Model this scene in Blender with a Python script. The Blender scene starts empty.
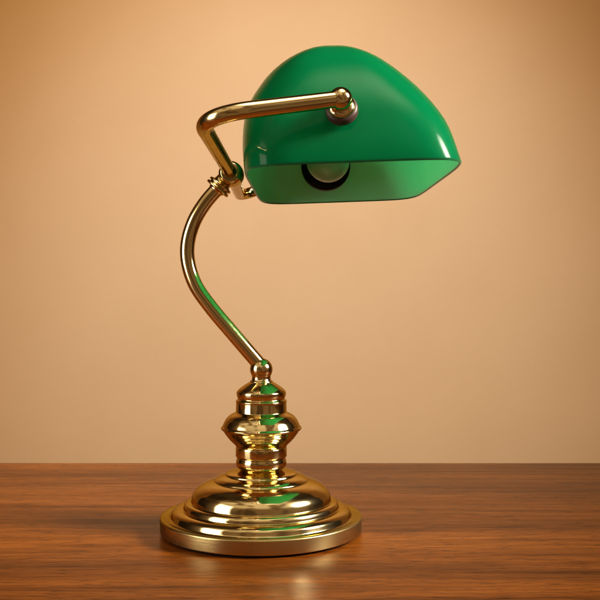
import bpy, bmesh, math, random
from mathutils import Vector, Matrix

random.seed(7)
scene = bpy.context.scene
COL = scene.collection

# ------------------------------------------------------------------ camera
# lamp axis = world Z, table top = z 0, camera looks level along +Y
DIST = 0.796            # camera to lamp axis
CAM_H = 0.200           # lens height above the table
CAM_X = 0.0340
FPX = 1000.0            # focal length in pixels of a 600 px wide picture
PX, PY = 304.0, 280.0   # principal point in that picture


def at(px, py, depth):
    """real position of a point measured at (px, py), standing `depth` metres from the lens"""
    return Vector((CAM_X + (px - PX) / FPX * depth, depth - DIST, CAM_H - (py - PY) / FPX * depth))


cam_data = bpy.data.cameras.new('camera')
cam = bpy.data.objects.new('camera', cam_data)
COL.objects.link(cam)
cam.location = (CAM_X, -DIST, CAM_H)
cam.rotation_euler = (math.radians(90), 0, 0)
cam_data.sensor_width = 36.0
cam_data.lens = FPX / 600 * 36.0
cam_data.shift_x = (300 - PX) / 600
cam_data.shift_y = -(300 - PY) / 600
cam_data.clip_start = 0.01
cam_data.clip_end = 50
scene.camera = cam


# ------------------------------------------------------------------ helpers
def link_mesh(name, bm, mats, parent=None, smooth_angle=35, loc=None):
    me = bpy.data.meshes.new(name)
    bmesh.ops.recalc_face_normals(bm, faces=bm.faces)
    bm.to_mesh(me)
    bm.free()
    for m in (mats if isinstance(mats, (list, tuple)) else [mats]):
        me.materials.append(m)
    for p in me.polygons:
        p.use_smooth = True
    me.set_sharp_from_angle(angle=math.radians(smooth_angle))
    ob = bpy.data.objects.new(name, me)
    COL.objects.link(ob)
    if parent:
        ob.parent = parent
    if loc:
        ob.location = loc
    return ob


def tag(o, label=None, cat=None, kind=None):
    if label:
        o['label'] = label
    if cat:
        o['category'] = cat
    if kind:
        o['kind'] = kind
    return o


def round_profile(pts, default=0.0006, n=5):
    """fillet every inner corner of a polyline; a point may carry its own radius as third value"""
    out = []
    P = [Vector((p[0], p[1])) for p in pts]
    R = [(p[2] if len(p) > 2 else default) for p in pts]
    out.append(P[0])
    for i in range(1, len(P) - 1):
        a, b, c = P[i - 1], P[i], P[i + 1]
        u, v = a - b, c - b
        lu, lv = u.length, v.length
        r = min(R[i], lu * 0.48, lv * 0.48)
        if r < 1e-6:
            out.append(b)
            continue
        p0, p1 = b + u / lu * r, b + v / lv * r
        for k in range(n + 1):
            t = k / n
            out.append(p0 * (1 - t) ** 2 + b * 2 * t * (1 - t) + p1 * t * t)
    out.append(P[-1])
    return out


def add_lathe(bm, prof, segs=144, M=Matrix.Identity(4), mat=0):
    """revolve (r, z) points about local Z, placed by M"""
    rings = []
    for (r, z) in prof:
        if r < 1e-6:
            rings.append([bm.verts.new(M @ Vector((0, 0, z)))])
        else:
            rings.append([bm.verts.new(M @ Vector((r * math.cos(2 * math.pi * k / segs),
                                                  r * math.sin(2 * math.pi * k / segs), z))) for k in range(segs)])
    for a, b in zip(rings, rings[1:]):
        if len(a) == 1 and len(b) == 1:
            continue
        for k in range(segs):
            k2 = (k + 1) % segs
            if len(a) == 1:
                f = bm.faces.new((a[0], b[k], b[k2]))
            elif len(b) == 1:
                f = bm.faces.new((a[k], a[k2], b[0]))
            else:
                f = bm.faces.new((a[k], a[k2], b[k2], b[k]))
            f.material_index = mat
    return rings


def frame(origin, direction):
    """matrix whose local Z runs along direction"""
    z = Vector(direction).normalized()
    q = z.to_track_quat('Z', 'Y')
    return Matrix.Translation(origin) @ q.to_matrix().to_4x4()


def catmull(pts, n=14):
    out = []
    P = [pts[0] * 2 - pts[1]] + list(pts) + [pts[-1] * 2 - pts[-2]]
    for i in range(1, len(P) - 2):
        p0, p1, p2, p3 = P[i - 1:i + 3]
        for k in range(n):
            t = k / n
            out.append(0.5 * ((2 * p1) + (p2 - p0) * t + (2 * p0 - 5 * p1 + 4 * p2 - p3) * t * t
                              + (3 * p1 - p0 - 3 * p2 + p3) * t ** 3))
    out.append(P[-2])
    return out


def filleted_path(pts, tangents, n=22):
    """polyline in 3D whose inner corners are bent; tangents = (before, after) length at each inner corner"""
    out = [pts[0]]
    for i in range(1, len(pts) - 1):
        a, b, c = pts[i - 1], pts[i], pts[i + 1]
        ta, tc = tangents[i - 1]
        p0 = b + (a - b).normalized() * ta
        p1 = b + (c - b).normalized() * tc
        m0 = p0 + (b - p0) * 0.62
        m1 = p1 + (b - p1) * 0.62
        for k in range(n + 1):
            t = k / n
            out.append(p0 * (1 - t) ** 3 + m0 * 3 * t * (1 - t) ** 2 + m1 * 3 * t * t * (1 - t) + p1 * t ** 3)
    out.append(pts[-1])
    # even out long straights
    fine = [out[0]]
    for a, b in zip(out, out[1:]):
        L = (b - a).length
        k = max(1, int(L / 0.006))
        for j in range(1, k + 1):
            fine.append(a.lerp(b, j / k))
    return fine


def add_tube(bm, path, r, segs=32, cap=True):
    prev = None
    nrm = None
    first = last = None
    for i, p in enumerate(path):
        d = (path[min(i + 1, len(path) - 1)] - path[max(i - 1, 0)]).normalized()
        if nrm is None:
            nrm = d.orthogonal().normalized()
        else:
            nrm = (nrm - d * nrm.dot(d)).normalized()
        bn = d.cross(nrm)
        rr = r(i / (len(path) - 1)) if callable(r) else r
        ring = [bm.verts.new(p + (nrm * math.cos(2 * math.pi * k / segs) + bn * math.sin(2 * math.pi * k / segs)) * rr)
                for k in range(segs)]
        if prev:
            for k in range(segs):
                k2 = (k + 1) % segs
                bm.faces.new((prev[k], prev[k2], ring[k2], ring[k]))
        else:
            first = ring
        prev = last = ring
    if cap:
        bm.faces.new(first)
        bm.faces.new(list(reversed(last)))


# ------------------------------------------------------------------ materials
def new_mat(name):
    m = bpy.data.materials.new(name)
    m.use_nodes = True
    nt = m.node_tree
    b = nt.nodes['Principled BSDF']
    return m, nt, b


def node(nt, kind, **inp):
    n = nt.nodes.new(kind)
    for k, v in inp.items():
        if k in n.inputs:
            n.inputs[k].default_value = v
        else:
            setattr(n, k, v)
    return n


def ramp(nt, stops, fac):
    r = nt.nodes.new('ShaderNodeValToRGB')
    el = r.color_ramp.elements
    while len(el) > 1:
        el.remove(el[-1])
    el[0].position, el[0].color = stops[0][0], stops[0][1]
    for p, c in stops[1:]:
        e = el.new(p)
        e.color = c
    nt.links.new(fac, r.inputs['Fac'])
    return r


def brass(name, base, rough, rough_var, bump, grain=None):
    m, nt, b = new_mat(name)
    L = nt.links.new
    tc = node(nt, 'ShaderNodeTexCoord')
    b.inputs['Metallic'].default_value = 1.0
    b.inputs['Specular Tint'].default_value = (0.46, 0.33, 0.15, 1)   # dark grazing tint: dark surroundings reflected at the silhouettes, put into the colour
    n1 = node(nt, 'ShaderNodeTexNoise', Scale=38.0, Detail=6.0, Roughness=0.6)
    L(tc.outputs['Object'], n1.inputs['Vector'])
    c = ramp(nt, [(0.3, (base[0] * 0.90, base[1] * 0.86, base[2] * 0.78, 1)), (0.55, (*base, 1)),
                  (0.8, (min(1, base[0] * 1.03), base[1] * 1.02, base[2] * 1.05, 1))], n1.outputs['Fac'])
    # fine dark specks of tarnish
    v = node(nt, 'ShaderNodeTexVoronoi', Scale=210.0)
    L(tc.outputs['Object'], v.inputs['Vector'])
    sp = ramp(nt, [(0.0, (0.45, 0.36, 0.25, 1)), (0.075, (1, 1, 1, 1))], v.outputs['Distance'])
    n3 = node(nt, 'ShaderNodeTexNoise', Scale=60.0, Detail=2.0)
    L(tc.outputs['Object'], n3.inputs['Vector'])
    gate = ramp(nt, [(0.60, (0, 0, 0, 1)), (0.70, (1, 1, 1, 1))], n3.outputs['Fac'])
    mx = node(nt, 'ShaderNodeMix', data_type='RGBA', blend_type='MULTIPLY')
    L(gate.outputs['Color'], mx.inputs['Factor'])
    L(c.outputs['Color'], mx.inputs['A'])
    L(sp.outputs['Color'], mx.inputs['B'])
    L(mx.outputs['Result'], b.inputs['Base Color'])
    n2 = node(nt, 'ShaderNodeTexNoise', Scale=14.0, Detail=5.0)
    L(tc.outputs['Object'], n2.inputs['Vector'])
    mr = node(nt, 'ShaderNodeMapRange')
    mr.inputs['From Min'].default_value = 0.42
    mr.inputs['From Max'].default_value = 0.68
    mr.inputs['To Min'].default_value = rough
    mr.inputs['To Max'].default_value = rough + rough_var
    L(n2.outputs['Fac'], mr.inputs['Value'])
    L(mr.outputs['Result'], b.inputs['Roughness'])
    nb = node(nt, 'ShaderNodeTexNoise', Scale=55.0, Detail=3.0)
    if grain:
        mp = node(nt, 'ShaderNodeMapping')
        mp.inputs['Scale'].default_value = grain
        L(tc.outputs['Object'], mp.inputs['Vector'])
        L(mp.outputs['Vector'], nb.inputs['Vector'])
    else:
        L(tc.outputs['Object'], nb.inputs['Vector'])
    bp = node(nt, 'ShaderNodeBump')
    bp.inputs['Strength'].default_value = bump
    bp.inputs['Distance'].default_value = 0.001
    L(nb.outputs['Fac'], bp.inputs['Height'])
    L(bp.outputs['Normal'], b.inputs['Normal'])
    return m


M_BRASS = brass('polished_brass', (0.88, 0.72, 0.39), 0.06, 0.10, 0.08)
M_SATIN = brass('satin_brass', (0.60, 0.475, 0.22), 0.26, 0.08, 0.10, grain=(1, 1, 14))


def make_wood():
    m, nt, b = new_mat('polished_walnut')
    L = nt.links.new
    tc = node(nt, 'ShaderNodeTexCoord')
    # wandering of the grain lines
    mpw = node(nt, 'ShaderNodeMapping')
    mpw.inputs['Scale'].default_value = (2.2, 5.0, 5.0)
    L(tc.outputs['Object'], mpw.inputs['Vector'])
    warp = node(nt, 'ShaderNodeTexNoise', Scale=1.0, Detail=3.0)
    L(mpw.outputs['Vector'], warp.inputs['Vector'])
    sub = node(nt, 'ShaderNodeVectorMath', operation='SUBTRACT')
    sub.inputs[1].default_value = (0.5, 0.5, 0.5)
    L(warp.outputs['Color'], sub.inputs[0])
    sc = node(nt, 'ShaderNodeVectorMath', operation='MULTIPLY')
    sc.inputs[1].default_value = (0.05, 0.045, 0.0)
    L(sub.outputs['Vector'], sc.inputs[0])
    add = node(nt, 'ShaderNodeVectorMath', operation='ADD')
    L(tc.outputs['Object'], add.inputs[0])
    L(sc.outputs['Vector'], add.inputs[1])

    def streak(sx, sy, detail, rough=0.6, off=0.0):
        mp = node(nt, 'ShaderNodeMapping')
        mp.inputs['Scale'].default_value = (sx, sy, sy)
        mp.inputs['Location'].default_value = (off, off * 1.7, 0)
        L(add.outputs['Vector'], mp.inputs['Vector'])
        n = node(nt, 'ShaderNodeTexNoise', Scale=1.0, Detail=detail, Roughness=rough)
        L(mp.outputs['Vector'], n.inputs['Vector'])
        return n.outputs['Fac']

    broad = streak(1.2, 13, 8, 0.60)
    mid = streak(3.0, 88, 8, 0.72, 3.1)
    fine = streak(24, 290, 5, 0.72, 7.7)
    pore = streak(70, 420, 3, 0.6, 11.3)

    c1 = ramp(nt, [(0.30, (0.054, 0.0135, 0.0020, 1)), (0.42, (0.122, 0.031, 0.0034, 1)),
                   (0.56, (0.200, 0.053, 0.0052, 1)), (0.70, (0.275, 0.079, 0.0085, 1))], broad)
    c2 = ramp(nt, [(0.32, (0.45, 0.41, 0.38, 1)), (0.44, (0.86, 0.84, 0.82, 1)), (0.54, (1.05, 1.05, 1.05, 1)), (0.68, (1.30, 1.30, 1.28, 1))], mid)
    c3 = ramp(nt, [(0.34, (0.50, 0.46, 0.43, 1)), (0.46, (0.92, 0.91, 0.90, 1)), (0.54, (1.06, 1.06, 1.06, 1)), (0.68, (1.32, 1.32, 1.32, 1))], fine)
    c4 = ramp(nt, [(0.34, (0.34, 0.30, 0.28, 1)), (0.43, (1, 1, 1, 1)), (0.60, (1.0, 1.0, 1.0, 1)), (0.72, (1.22, 1.22, 1.2, 1))], pore)
    cur = c1.outputs['Color']
    for c in (c2, c3, c4):
        mx = node(nt, 'ShaderNodeMix', data_type='RGBA', blend_type='MULTIPLY')
        mx.inputs['Factor'].default_value = 1.0
        L(cur, mx.inputs['A'])
        L(c.outputs['Color'], mx.inputs['B'])
        cur = mx.outputs['Result']
    L(cur, b.inputs['Base Color'])
    mr = node(nt, 'ShaderNodeMapRange')
    mr.inputs['From Min'].default_value = 0.3
    mr.inputs['From Max'].default_value = 0.7
    mr.inputs['To Min'].default_value = 0.36
    mr.inputs['To Max'].default_value = 0.24
    L(mid, mr.inputs['Value'])
    L(mr.outputs['Result'], b.inputs['Roughness'])
    b.inputs['Specular IOR Level'].default_value = 0.06
    hsum = node(nt, 'ShaderNodeMath', operation='ADD')
    L(fine, hsum.inputs[0])
    L(pore, hsum.inputs[1])
    bp = node(nt, 'ShaderNodeBump')
    bp.inputs['Strength'].default_value = 0.22
    bp.inputs['Distance'].default_value = 0.0006
    L(hsum.outputs[0], bp.inputs['Height'])
    L(bp.outputs['Normal'], b.inputs['Normal'])
    return m


def make_wall():
    m, nt, b = new_mat('tan_plaster')
    L = nt.links.new
    tc = node(nt, 'ShaderNodeTexCoord')
    n = node(nt, 'ShaderNodeTexNoise', Scale=5.0, Detail=7.0, Roughness=0.6)
    L(tc.outputs['Object'], n.inputs['Vector'])
    c = ramp(nt, [(0.3, (0.602, 0.322, 0.122, 1)), (0.7, (0.628, 0.340, 0.133, 1))], n.outputs['Fac'])
    L(c.outputs['Color'], b.inputs['Base Color'])
    b.inputs['Roughness'].default_value = 0.9
    b.inputs['Specular IOR Level'].default_value = 0.15
    n2 = node(nt, 'ShaderNodeTexNoise', Scale=90.0, Detail=4.0)
    L(tc.outputs['Object'], n2.inputs['Vector'])
    bp = node(nt, 'ShaderNodeBump')
    bp.inputs['Strength'].default_value = 0.12
    bp.inputs['Distance'].default_value = 0.002
    L(n2.outputs['Fac'], bp.inputs['Height'])
    L(bp.outputs['Normal'], b.inputs['Normal'])
    return m


def make_green(name, col, rough, coat, trans, tcol, ctint):
    m, nt, b = new_mat(name)
    L = nt.links.new
    tc = node(nt, 'ShaderNodeTexCoord')
    n = node(nt, 'ShaderNodeTexNoise', Scale=16.0, Detail=3.0)
    L(tc.outputs['Object'], n.inputs['Vector'])
    c = ramp(nt, [(0.3, (col[0] * 0.9, col[1] * 0.93, col[2] * 0.9, 1)), (0.7, (col[0] * 1.1, col[1] * 1.05, col[2] * 1.1, 1))],
             n.outputs['Fac'])
    L(c.outputs['Color'], b.inputs['Base Color'])
    b.inputs['Roughness'].default_value = rough
    b.inputs['IOR'].default_value = 1.5
    b.inputs['Coat Weight'].default_value = coat
    b.inputs['Coat Roughness'].default_value = 0.05
    b.inputs['Coat IOR'].default_value = 1.27
    b.inputs['Coat Tint'].default_value = ctint
    b.inputs['Specular IOR Level'].default_value = 0.04
    n2 = node(nt, 'ShaderNodeTexNoise', Scale=22.0, Detail=1.5)
    L(tc.outputs['Object'], n2.inputs['Vector'])
    bp = node(nt, 'ShaderNodeBump')
    bp.inputs['Strength'].default_value = 0.10
    bp.inputs['Distance'].default_value = 0.002
    L(n2.outputs['Fac'], bp.inputs['Height'])
    L(bp.outputs['Normal'], b.inputs['Normal'])
    L(bp.outputs['Normal'], b.inputs['Coat Normal'])
    if trans > 0:
        tr = node(nt, 'ShaderNodeBsdfTranslucent')
        tr.inputs['Color'].default_value = (*tcol, 1)
        ms = node(nt, 'ShaderNodeMixShader')
        ms.inputs['Fac'].default_value = trans
        out = nt.nodes['Material Output']
        L(b.outputs['BSDF'], ms.inputs[1])
        L(tr.outputs['BSDF'], ms.inputs[2])
        L(ms.outputs['Shader'], out.inputs['Surface'])
    return m


def plain(name, col, rough, spec=0.5, noise=0.12):
    m, nt, b = new_mat(name)
    L = nt.links.new
    tc = node(nt, 'ShaderNodeTexCoord')
    n = node(nt, 'ShaderNodeTexNoise', Scale=120.0, Detail=4.0)
    L(tc.outputs['Object'], n.inputs['Vector'])
    c = ramp(nt, [(0.3, tuple(x * (1 - noise) for x in col) + (1,)), (0.7, tuple(x * (1 + noise) for x in col) + (1,))],
             n.outputs['Fac'])
    L(c.outputs['Color'], b.inputs['Base Color'])
    b.inputs['Roughness'].default_value = rough
    b.inputs['Specular IOR Level'].default_value = spec
    return m


M_WOOD = make_wood()
M_WALL = make_wall()
M_GREEN = make_green('green_cased_glass', (0.0010, 0.150, 0.060), 0.3, 0.55, 0.18, (0.012, 0.92, 0.42), (0.15, 0.50, 0.38, 1))
M_INNER = make_green('pale_green_lining', (0.46, 0.90, 0.62), 0.45, 0.08, 0.45, (0.50, 0.95, 0.66), (1, 1, 1, 1))
M_EDGE = plain('dark_glass_edge', (0.014, 0.12, 0.045), 0.35, 0.2)
M_WASHER = plain('brown_rubber', (0.055, 0.025, 0.023), 0.42, 0.4)
M_BLACK = plain('black_bakelite', (0.0015, 0.0018, 0.0018), 0.5, 0.12)
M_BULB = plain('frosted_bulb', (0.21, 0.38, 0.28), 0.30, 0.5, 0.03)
M_FELT = plain('dark_felt', (0.012, 0.009, 0.007), 0.95, 0.1)

# ------------------------------------------------------------------ setting
bm = bmesh.new()
WALL_Y = 0.95
for (x, z) in ((-1.5, -0.7), (1.5, -0.7), (1.5, 1.10), (-1.5, 1.10)):
    bm.verts.new((x, WALL_Y, z))
    bm.verts.new((x, WALL_Y + 0.12, z))
bm.verts.ensure_lookup_table()
v = bm.verts
for q in ((0, 2, 4, 6), (1, 7, 5, 3), (0, 1, 3, 2), (2, 3, 5, 4), (4, 5, 7, 6), (6, 7, 1, 0)):
    bm.faces.new([v[i] for i in q])
wall = tag(link_mesh('wall', bm, M_WALL), kind='structure')
wall['label'] = 'plain tan plaster wall behind the table'

# table top: a thick board with eased edges
TB_Y0, TB_Y1, TB_X = -0.42, 0.298, 1.25
bm = bmesh.new()
bmesh.ops.create_cube(bm, size=1.0)
for vv in bm.verts:
    vv.co.x *= TB_X * 2
    vv.co.y = (TB_Y0 + TB_Y1) / 2 + vv.co.y * (TB_Y1 - TB_Y0)
    vv.co.z = -0.016 + vv.co.z * 0.032
bmesh.ops.bevel(bm, geom=list(bm.edges), offset=0.0022, segments=3, profile=0.6, affect='EDGES')
table = link_mesh('wooden_table', bm, M_WOOD)
tag(table, 'polished brown wooden table top with horizontal grain under the brass lamp', 'table')

# ------------------------------------------------------------------ the lamp
lamp = bpy.data.objects.new('desk_lamp', None)
COL.objects.link(lamp)
lamp.empty_display_size = 0.1
tag(lamp, 'polished brass banker lamp with green glass shade standing on the wooden table', 'lamp')

# --- stepped round foot
foot = [(0.0, 0.0016), (0.0775, 0.0016, 0), (0.0799, 0.0022, 0.0008), (0.0801, 0.0128, 0.0010), (0.0792, 0.0137, 0.0006), (0.0770, 0.0137, 0.001),
        (0.0742, 0.0127, 0.002), (0.0716, 0.0130, 0.0012), (0.0709, 0.0150, 0.002), (0.0700, 0.0178, 0.003), (0.0668, 0.0196, 0.003),
        (0.0632, 0.0199, 0.001), (0.0616, 0.0197, 0.0008), (0.0612, 0.0222, 0.002), (0.0600, 0.0243, 0.002), (0.0572, 0.0250, 0.001),
        (0.0556, 0.0249, 0.0006), (0.0553, 0.0268, 0.001), (0.0547, 0.0300, 0.003), (0.0526, 0.0338, 0.004), (0.0482, 0.0373, 0.005),
        (0.0430, 0.0396, 0.004), (0.0390, 0.0407, 0.0015), (0.0378, 0.0408, 0.0008), (0.0372, 0.0420, 0.0012), (0.0346, 0.0438, 0.003),
        (0.0305, 0.0452, 0.002), (0.0288, 0.0455, 0.0006), (0.0284, 0.0468, 0.001), (0.0262, 0.0478, 0.001), (0.0215, 0.0484, 0.001),
        (0.0165, 0.0486)]
bm = bmesh.new()
rings = add_lathe(bm, round_profile(foot), 192)
base = link_mesh('base', bm, [M_BRASS, M_SATIN], lamp, 40)
# the outermost band and its lip are satin, the rest mirror polished
for p in base.data.polygons:
    c = p.center
    if math.hypot(c.x, c.y) > 0.0722:
        p.material_index = 1
bm = bmesh.new()
add_lathe(bm, [(0.0, 0.0002), (0.0768, 0.0002), (0.0774, 0.0008), (0.0772, 0.0019), (0.0, 0.0019)], 96)
link_mesh('felt_pad', bm, M_FELT, base)


# --- turned column; measured half widths in px at the axis
def row(rp, y, fr=None):
    k = DIST / FPX
    p = (rp * k, CAM_H - (y - PY) * k)
    return p if fr is None else p + (fr,)


column = [(0.0, 0.0480), row(20.5, 471.0), row(21.6, 469.2, 0.0006), row(23.2, 467.6, 0.001), row(25.0, 464.8, 0.002), row(25.2, 460.4, 0.002),
          row(24.3, 457.7, 0.0008), row(24.2, 456.6, 0.0004), row(25.5, 455.8, 0.0005), row(25.5, 447.6, 0.0008), row(25.0, 446.4, 0.0006),
          row(26.2, 444.2, 0.0010), row(29.2, 441.6, 0.002), row(32.6, 438.0, 0.002), row(35.8, 433.8, 0.001), row(38.0, 430.4, 0.0005),
          row(40.0, 428.9, 0.0004), row(40.5, 427.5, 0.0004), row(38.8, 425.8, 0.0005), row(37.8, 423.3, 0.002), row(35.8, 419.2, 0.003), row(32.2, 415.2, 0.003),
          row(27.8, 413.0, 0.001), row(26.0, 412.0, 0.0005), row(25.4, 411.4, 0.0004), row(25.2, 402.2, 0.0005), row(25.6, 400.6, 0.0006), row(24.6, 399.6, 0.0006),
          row(23.2, 398.4, 0.0006), row(24.5, 395.8, 0.0012), row(24.9, 391.8, 0.0012), row(22.4, 388.9, 0.0010), row(17.4, 385.2, 0.002),
          row(13.0, 382.4, 0.0006), row(11.8, 382.0, 0.0003), row(11.4, 380.8, 0.0004), row(9.8, 380.4, 0.0004), (0.0, row(0, 380.2)[1])]
bm = bmesh.new()
add_lathe(bm, round_profile(column), 144)
col = link_mesh('column', bm, M_BRASS, lamp, 40)

BALL = at(261.8, 369.3, DIST)
bm = bmesh.new()
k = DIST / FPX
br = 11.3 * k
prof = []
for i in range(25):
    a = -0.66 + (math.pi / 2 + 0.66) * i / 24
    prof.append((br * math.cos(a), BALL.z + br * math.sin(a)))
prof = [(0.0, row(0, 380.8)[1]), row(10.4, 380.8), row(9.7, 379.4), row(9.3, 378.2)] + prof[1:-1] + [(0.0, BALL.z + br)]
add_lathe(bm, prof, 72)
link_mesh('ball_finial', bm, M_BRASS, col, 50)

# --- curved neck
neck_px = [(262.0, 367.5), (254.9, 359.2), (234.0, 334.8), (211.4, 308.0), (195.6, 285.2), (188.2, 262.6), (187.9, 242.2),
           (194.3, 221.0), (205.6, 202.3), (219.5, 186.5), (224.0, 181.6)]
path = catmull([at(x, y, DIST) for x, y in neck_px])
TUBE = 0.00575
YTUBE = 0.00525
bm = bmesh.new()
add_tube(bm, path, TUBE, 40)
neck = link_mesh('neck', bm, M_BRASS, lamp, 40)
# collar of two discs, then a flared bell that carries the joint
d = (at(224.0, 180.6, DIST) - at(215.2, 191.2, DIST)).normalized()
o = at(215.6, 190.9, DIST)
k = DIST / FPX
prof = [(TUBE * 0.9, -0.001), (7.9 * k, 0.0), (8.2 * k, 1.4 * k), (10.0 * k, 1.6 * k), (13.0 * k, 2.2 * k), (13.3 * k, 3.6 * k), (12.6 * k, 4.9 * k), (10.6 * k, 5.1 * k),
        (10.5 * k, 5.9 * k), (12.6 * k, 6.2 * k), (12.9 * k, 7.6 * k), (12.2 * k, 8.8 * k), (9.6 * k, 9.2 * k), (8.8 * k, 10.4 * k), (8.4 * k, 13.0 * k),
        (8.6 * k, 16.0 * k), (9.3 * k, 19.0 * k), (0, 19.5 * k)]
bm = bmesh.new()
add_lathe(bm, round_profile(prof, 0.0007, 4), 72, frame(o, d))
link_mesh('collar', bm, M_BRASS, neck, 40)

# --- yoke: one bent tube, cross bar through the joint, an arm to each end of the shade
JOINT = at(231.5, 174.5, DIST)
NEAR_C = at(197.0, 116.0, 0.590)
FAR_C = at(240.5, 196.5, 0.985)
NEAR_K = at(340.6, 98.8, 0.624)
FAR_K = Vector((NEAR_K.x, 0.176, NEAR_K.z))
bm = bmesh.new()
p1 = filleted_path([JOINT, NEAR_C, NEAR_K], [(0.040, 0.034)])
p2 = filleted_path([JOINT, FAR_C, FAR_K], [(0.026, 0.020)])
add_tube(bm, list(reversed(p1)) + p2[1:], YTUBE, 40)
yoke = link_mesh('yoke', bm, M_BRASS, lamp, 40)
bar = (NEAR_C - FAR_C).normalized()
bm = bmesh.new()
jr = 0.0096
prof = [(TUBE * 0.8, -0.0135), (jr * 0.78, -0.0132, 0.0005), (jr * 0.98, -0.0105, 0.003), (jr * 1.06, 0.0, 0.006), (jr * 0.98, 0.0105, 0.003),
        (jr * 0.78, 0.0132, 0.0005), (TUBE * 0.8, 0.0135)]
add_lathe(bm, round_profile(prof, 0.001), 64, frame(JOINT, bar))
link_mesh('joint', bm, M_BRASS, yoke, 40)

# --- glass shade
SH_X0, SH_X1 = CAM_X - 0.0412, CAM_X + 0.1040
SH_Z0 = CAM_H + 0.0755
SH_H = 0.0885
TOPK = 1.013
PEAK_X = CAM_X + 0.0205
YC = 0.002
# cross profile measured as (x, height above lens) pairs, left side then right side, from rim to ridge
LEFT = [(0.0000, -0.0414), (0.0110, -0.0427), (0.0210, -0.0434), (0.0340, -0.0434), (0.0430, -0.0424), (0.0515, -0.0397), (0.0605, -0.0348), (0.0680, -0.0293),
        (0.0760, -0.0205), (0.0815, -0.0117), (0.0855, -0.0024), (0.0878, 0.0095), (0.0885, 0.0205)]
RIGHT = [(0.0000, 0.1074), (0.0090, 0.1048), (0.0180, 0.1025), (0.0300, 0.0988), (0.0430, 0.0923), (0.0550, 0.0843), (0.0655, 0.0745), (0.0770, 0.0602),
         (0.0835, 0.0480), (0.0868, 0.0376), (0.0881, 0.0296), (0.0885, 0.0205)]


def interp(tab, h):
    for (a, xa), (b, xb) in zip(tab, tab[1:]):
        if h <= b + 1e-9:
            t = (h - a) / (b - a)
            return xa + (xb - xa) * t
    return tab[-1][1]


def smooth_tab(tab, n=10):
    P = [Vector((a, b, 0)) for a, b in tab]
    return [(p.x, p.y) for p in catmull(P, n)]


LEFT_S, RIGHT_S = smooth_tab(LEFT), smooth_tab(RIGHT)
TILT = 0.036


def half_len(w):
    return 0.088 + 0.077 * math.sqrt(max(0.0, 1 - w ** 1.7))


def shade_ring(w, inset, segs=160):
    """plan outline of the shade at height fraction w, inset for the inner skin"""
    h = w * SH_H
    xl, xr = interp(LEFT_S, h) + CAM_X, interp(RIGHT_S, h) + CAM_X
    hl = half_len(w)
    cx, hx = (xl + xr) / 2, (xr - xl) / 2
    if inset:
        hx = max(hx - inset, 0.0004)
        hl = hl - inset
    q = min(1.0, w / 0.75)
    e = 2 / (7.0 - 3.0 * q * q * (3 - 2 * q) - 0.25 * w)
    pts = []
    for kk in range(segs):
        a = 2 * math.pi * kk / segs
        ca, sa = math.cos(a), math.sin(a)
        # equal-ish spacing on the superellipse
        x = math.copysign(abs(ca) ** e, ca) * hx
        y = math.copysign(abs(sa) ** e, sa) * hl
        z = SH_Z0 + h * TOPK - (inset * w ** 3 if inset else 0)
        X = cx + x
        pts.append(Vector((X, YC + y, z + TILT * (X - CAM_X - 0.030) * (1 - w * 0.8))))
    return pts


levels = [0.0, 0.006, 0.02, 0.05, 0.09, 0.14, 0.2, 0.27, 0.34, 0.41, 0.48, 0.55, 0.62, 0.68, 0.74, 0.79, 0.84, 0.88, 0.915, 0.942, 0.963, 0.978, 0.989, 0.996, 0.9995]
TH = 0.0018
SEG = 200
bm = bmesh.new()
outer = [[bm.verts.new(p) for p in shade_ring(w, 0, SEG)] for w in levels]
inner = [[bm.verts.new(p) for p in shade_ring(w, TH, SEG)] for w in levels]


def skin(rr, mi, flip=False):
    for a, b in zip(rr, rr[1:]):
        for kk in range(SEG):
            k2 = (kk + 1) % SEG
            q = [a[kk], a[k2], b[k2], b[kk]]
            bm.faces.new(q[::-1] if flip else q).material_index = mi


skin(outer, 0)
skin(inner, 1, True)
for rr, mi in ((outer, 0), (inner, 1)):
    top = rr[-1]
    h2 = SEG // 2
    # close the thin slot along the ridge
    for kk in range(h2 - 1):
        a, b = top[(1 + kk) % SEG], top[(2 + kk) % SEG]
        c, dd = top[(SEG - 2 - kk) % SEG], top[(SEG - 1 - kk) % SEG]
        vs = []
        for q in (a, b, c, dd):
            if q not in vs:
                vs.append(q)
        if len(vs) >= 3:
            try:
                bm.faces.new(vs).material_index = mi
            except ValueError:
                pass
    bm.faces.new((top[SEG - 1], top[0], top[1])).material_index = mi
# rounded rim
lip = [bm.verts.new((o_.co + i_.co) / 2 + Vector((0, 0, -0.0011))) for o_, i_ in zip(outer[0], inner[0])]
for kk in range(SEG):
    k2 = (kk + 1) % SEG
    bm.faces.new((outer[0][kk], lip[kk], lip[k2], outer[0][k2])).material_index = 2
    bm.faces.new((lip[kk], inner[0][kk], inner[0][k2], lip[k2])).material_index = 2
shade = link_mesh('shade', bm, [M_GREEN, M_INNER, M_EDGE], lamp, 60)

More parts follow.
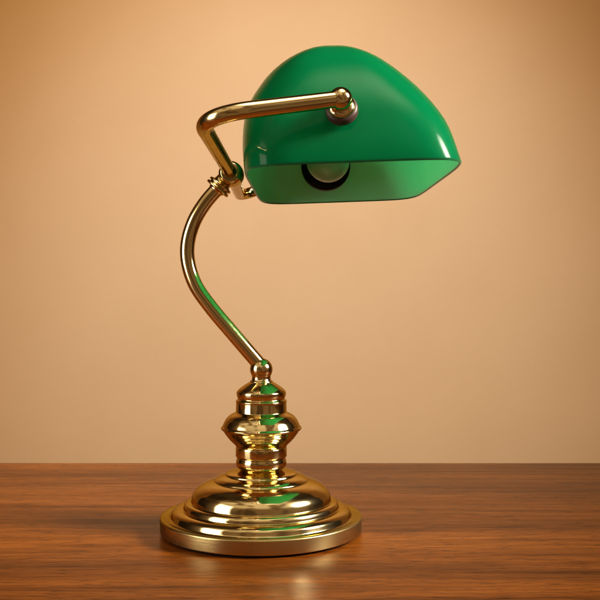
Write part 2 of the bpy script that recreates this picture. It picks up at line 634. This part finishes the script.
# --- pivots: rubber washer, brass step and ball at each end
for sgn, knob in ((-1, NEAR_K), (1, FAR_K)):
    out_dir = Vector((-0.10, sgn * 1.0, 0.44)).normalized()
    seat = knob - out_dir * 0.0122
    k = 0.64 / FPX
    bm = bmesh.new()
    prof = [(0.004, -0.003), (16.0 * k, -0.003, 0.0005), (16.6 * k, 0.000, 0.002), (15.8 * k, 0.0026, 0.002), (13.2 * k, 0.0036, 0.001), (0.004, 0.0036)]
    add_lathe(bm, round_profile(prof, 0.001), 64, frame(seat, out_dir))
    link_mesh('washer', bm, M_WASHER, shade, 50)
    bm = bmesh.new()
    prof = [(0.002, 0.0030), (13.4 * k, 0.0030, 0.0004), (13.6 * k, 0.0050, 0.0008), (11.6 * k, 0.0066, 0.001), (8.6 * k, 0.0074, 0.001)]
    rb = 11.5 * k
    zc = 0.0122
    a0 = -math.acos(8.6 / 11.5)
    for i in range(20):
        a = a0 + (math.pi / 2 - a0) * i / 19
        prof.append((max(rb * math.cos(a), 0), zc + rb * math.sin(a), 0))
    prof[-1] = (0.0, zc + rb)
    add_lathe(bm, round_profile(prof, 0.0005), 64, frame(seat, out_dir))
    link_mesh('pivot_knob', bm, M_BRASS, yoke, 50)

# --- lamp holder and bulb inside the shade, fixed to the far end
BULB = at(328.0, 160.8, 0.885)
HOLD = at(325.7, 167.0, 0.932)
bm = bmesh.new()
k = 0.932 / FPX
prof = [(0, -0.012), (18.5 * k, -0.012, 0.001), (24.2 * k, -0.0100, 0.001), (24.4 * k, 0.0005, 0.001), (23.0 * k, 0.0015, 0.001), (17 * k, 0.0020, 0.001), (16 * k, 0.018, 0.001), (0, 0.018)]
add_lathe(bm, round_profile(prof, 0.001), 72, frame(HOLD, (0, 1, 0)))
holder = link_mesh('lamp_holder', bm, M_BLACK, lamp, 40)
bm = bmesh.new()
rb = 21.6 * 0.885 / FPX
prof = [(0.0, -rb)]
for i in range(1, 26):
    a = -math.pi / 2 + (math.pi * 0.80) * i / 25
    prof.append((rb * math.cos(a), rb * math.sin(a)))
prof += [(0.0118, 0.0185), (0.0110, 0.024), (0.0105, 0.036), (0, 0.036)]
add_lathe(bm, prof, 72, frame(BULB, (0, 1, 0.0)))
link_mesh('light_bulb', bm, M_BULB, lamp, 60)

# ------------------------------------------------------------------ light
world = bpy.data.worlds.new('World')
scene.world = world
world.use_nodes = True
nt = world.node_tree
bg = nt.nodes['Background']
tc = node(nt, 'ShaderNodeTexCoord')
# the dim studio: a cream ceiling and far wall in front of the lamp, broken by dark things, dark below and to the sides
sep = node(nt, 'ShaderNodeSeparateXYZ')
nt.links.new(tc.outputs['Generated'], sep.inputs[0])


def mrange(src, a, b, lo, hi):
    m = node(nt, 'ShaderNodeMapRange', interpolation_type='SMOOTHSTEP')
    m.inputs['From Min'].default_value = a
    m.inputs['From Max'].default_value = b
    m.inputs['To Min'].default_value = lo
    m.inputs['To Max'].default_value = hi
    nt.links.new(src, m.inputs['Value'])
    return m.outputs['Result']


def mul(a, b):
    m = node(nt, 'ShaderNodeMath', operation='MULTIPLY')
    nt.links.new(a, m.inputs[0])
    nt.links.new(b, m.inputs[1])
    return m.outputs[0]


n = node(nt, 'ShaderNodeTexNoise', Scale=2.6, Detail=1.2, Roughness=0.5)
nt.links.new(tc.outputs['Generated'], n.inputs['Vector'])
blot = mrange(n.outputs['Fac'], 0.38, 0.56, 0.35, 1.0)
front = mrange(sep.outputs['Y'], 0.25, -0.35, 0.06, 1.0)
high = mrange(sep.outputs['Z'], 0.30, 0.74, 0.32, 1.0)
val = mul(mul(blot, front), high)
r = ramp(nt, [(0.0, (0.012, 0.006, 0.003, 1)), (0.35, (0.22, 0.125, 0.055, 1)), (1.0, (0.85, 0.65, 0.40, 1))], val)
nt.links.new(r.outputs['Color'], bg.inputs['Color'])
bg.inputs['Strength'].default_value = 0.85


def softbox(name, loc, target, sx, sy, radiance, col, edge=0.55, spread=180):
    """a cloth-fronted studio lamp: brightest in the middle, falling off to its edge"""
    ld = bpy.data.lights.new(name, 'AREA')
    ld.shape = 'RECTANGLE'
    ld.size, ld.size_y = sx, sy
    ld.energy = radiance * math.pi * sx * sy
    ld.color = col
    ld.spread = math.radians(spread)
    ld.use_nodes = True
    t = ld.node_tree
    em = t.nodes['Emission']
    g = node(t, 'ShaderNodeNewGeometry')
    sep = node(t, 'ShaderNodeSeparateXYZ')
    t.links.new(g.outputs['Parametric'], sep.inputs[0])
    fac = None
    for ax in ('X', 'Y'):
        m1 = node(t, 'ShaderNodeMath', operation='PINGPONG')   # 0..0.5..0 across the cloth
        m1.inputs[1].default_value = 0.5
        t.links.new(sep.outputs[ax], m1.inputs[0])
        mr = node(t, 'ShaderNodeMapRange', interpolation_type='SMOOTHSTEP')
        mr.inputs['From Min'].default_value = 0.0
        mr.inputs['From Max'].default_value = 0.5 * edge
        mr.inputs['To Min'].default_value = 0.03
        mr.inputs['To Max'].default_value = 1.0
        t.links.new(m1.outputs[0], mr.inputs['Value'])
        if fac is None:
            fac = mr.outputs['Result']
        else:
            mm = node(t, 'ShaderNodeMath', operation='MULTIPLY')
            t.links.new(fac, mm.inputs[0])
            t.links.new(mr.outputs['Result'], mm.inputs[1])
            fac = mm.outputs[0]
    t.links.new(fac, em.inputs['Strength'])
    ob = bpy.data.objects.new(name, ld)
    COL.objects.link(ob)
    ob.location = loc
    ob.rotation_euler = (Vector(target) - Vector(loc)).to_track_quat('-Z', 'Y').to_euler()
    return ob


softbox('left_softbox', (-1.10, -0.58, 0.30), (0, 0, 0.13), 0.7, 1.2, 2.2, (1.0, 0.92, 0.76), 0.4, 110)
softbox('right_softbox', (0.98, -0.24, 0.80), (-0.02, 0, 0.30), 0.75, 0.9, 5.2, (1.0, 0.93, 0.78), 0.8, 33)
softbox('top_softbox', (0.20, -0.30, 1.20), (-0.10, 0.0, 0.1), 0.8, 0.8, 1.1, (1.0, 0.91, 0.74), 0.9, 80)


def spot(name, loc, target, power, full_angle, radius, col):
    sd = bpy.data.lights.new(name, 'SPOT')
    sd.energy = power
    sd.spot_size = math.radians(full_angle)
    sd.spot_blend = 1.0
    sd.shadow_soft_size = radius
    sd.color = col
    so = bpy.data.objects.new(name, sd)
    COL.objects.link(so)
    so.location = loc
    so.rotation_euler = (Vector(target) - Vector(loc)).to_track_quat('-Z', 'Y').to_euler()
    return so


spot('wall_wash', (0.0, -0.50, 1.32), (-0.06, WALL_Y, 0.27), 68, 64, 0.12, (1.0, 0.82, 0.55))
spot('wall_glow', (0.05, -0.50, 1.36), (0.02, WALL_Y, 0.18), 102, 46, 0.12, (0.66, 1.08, 1.95))

# ------------------------------------------------------------------ render settings
scene.render.engine = 'CYCLES'
scene.render.resolution_x = 1024
scene.render.resolution_y = 1024
vs = scene.view_settings
vs.view_transform = 'Standard'
vs.look = 'None'
vs.exposure = 0.1
vs.gamma = 1.0
vs.use_curve_mapping = False
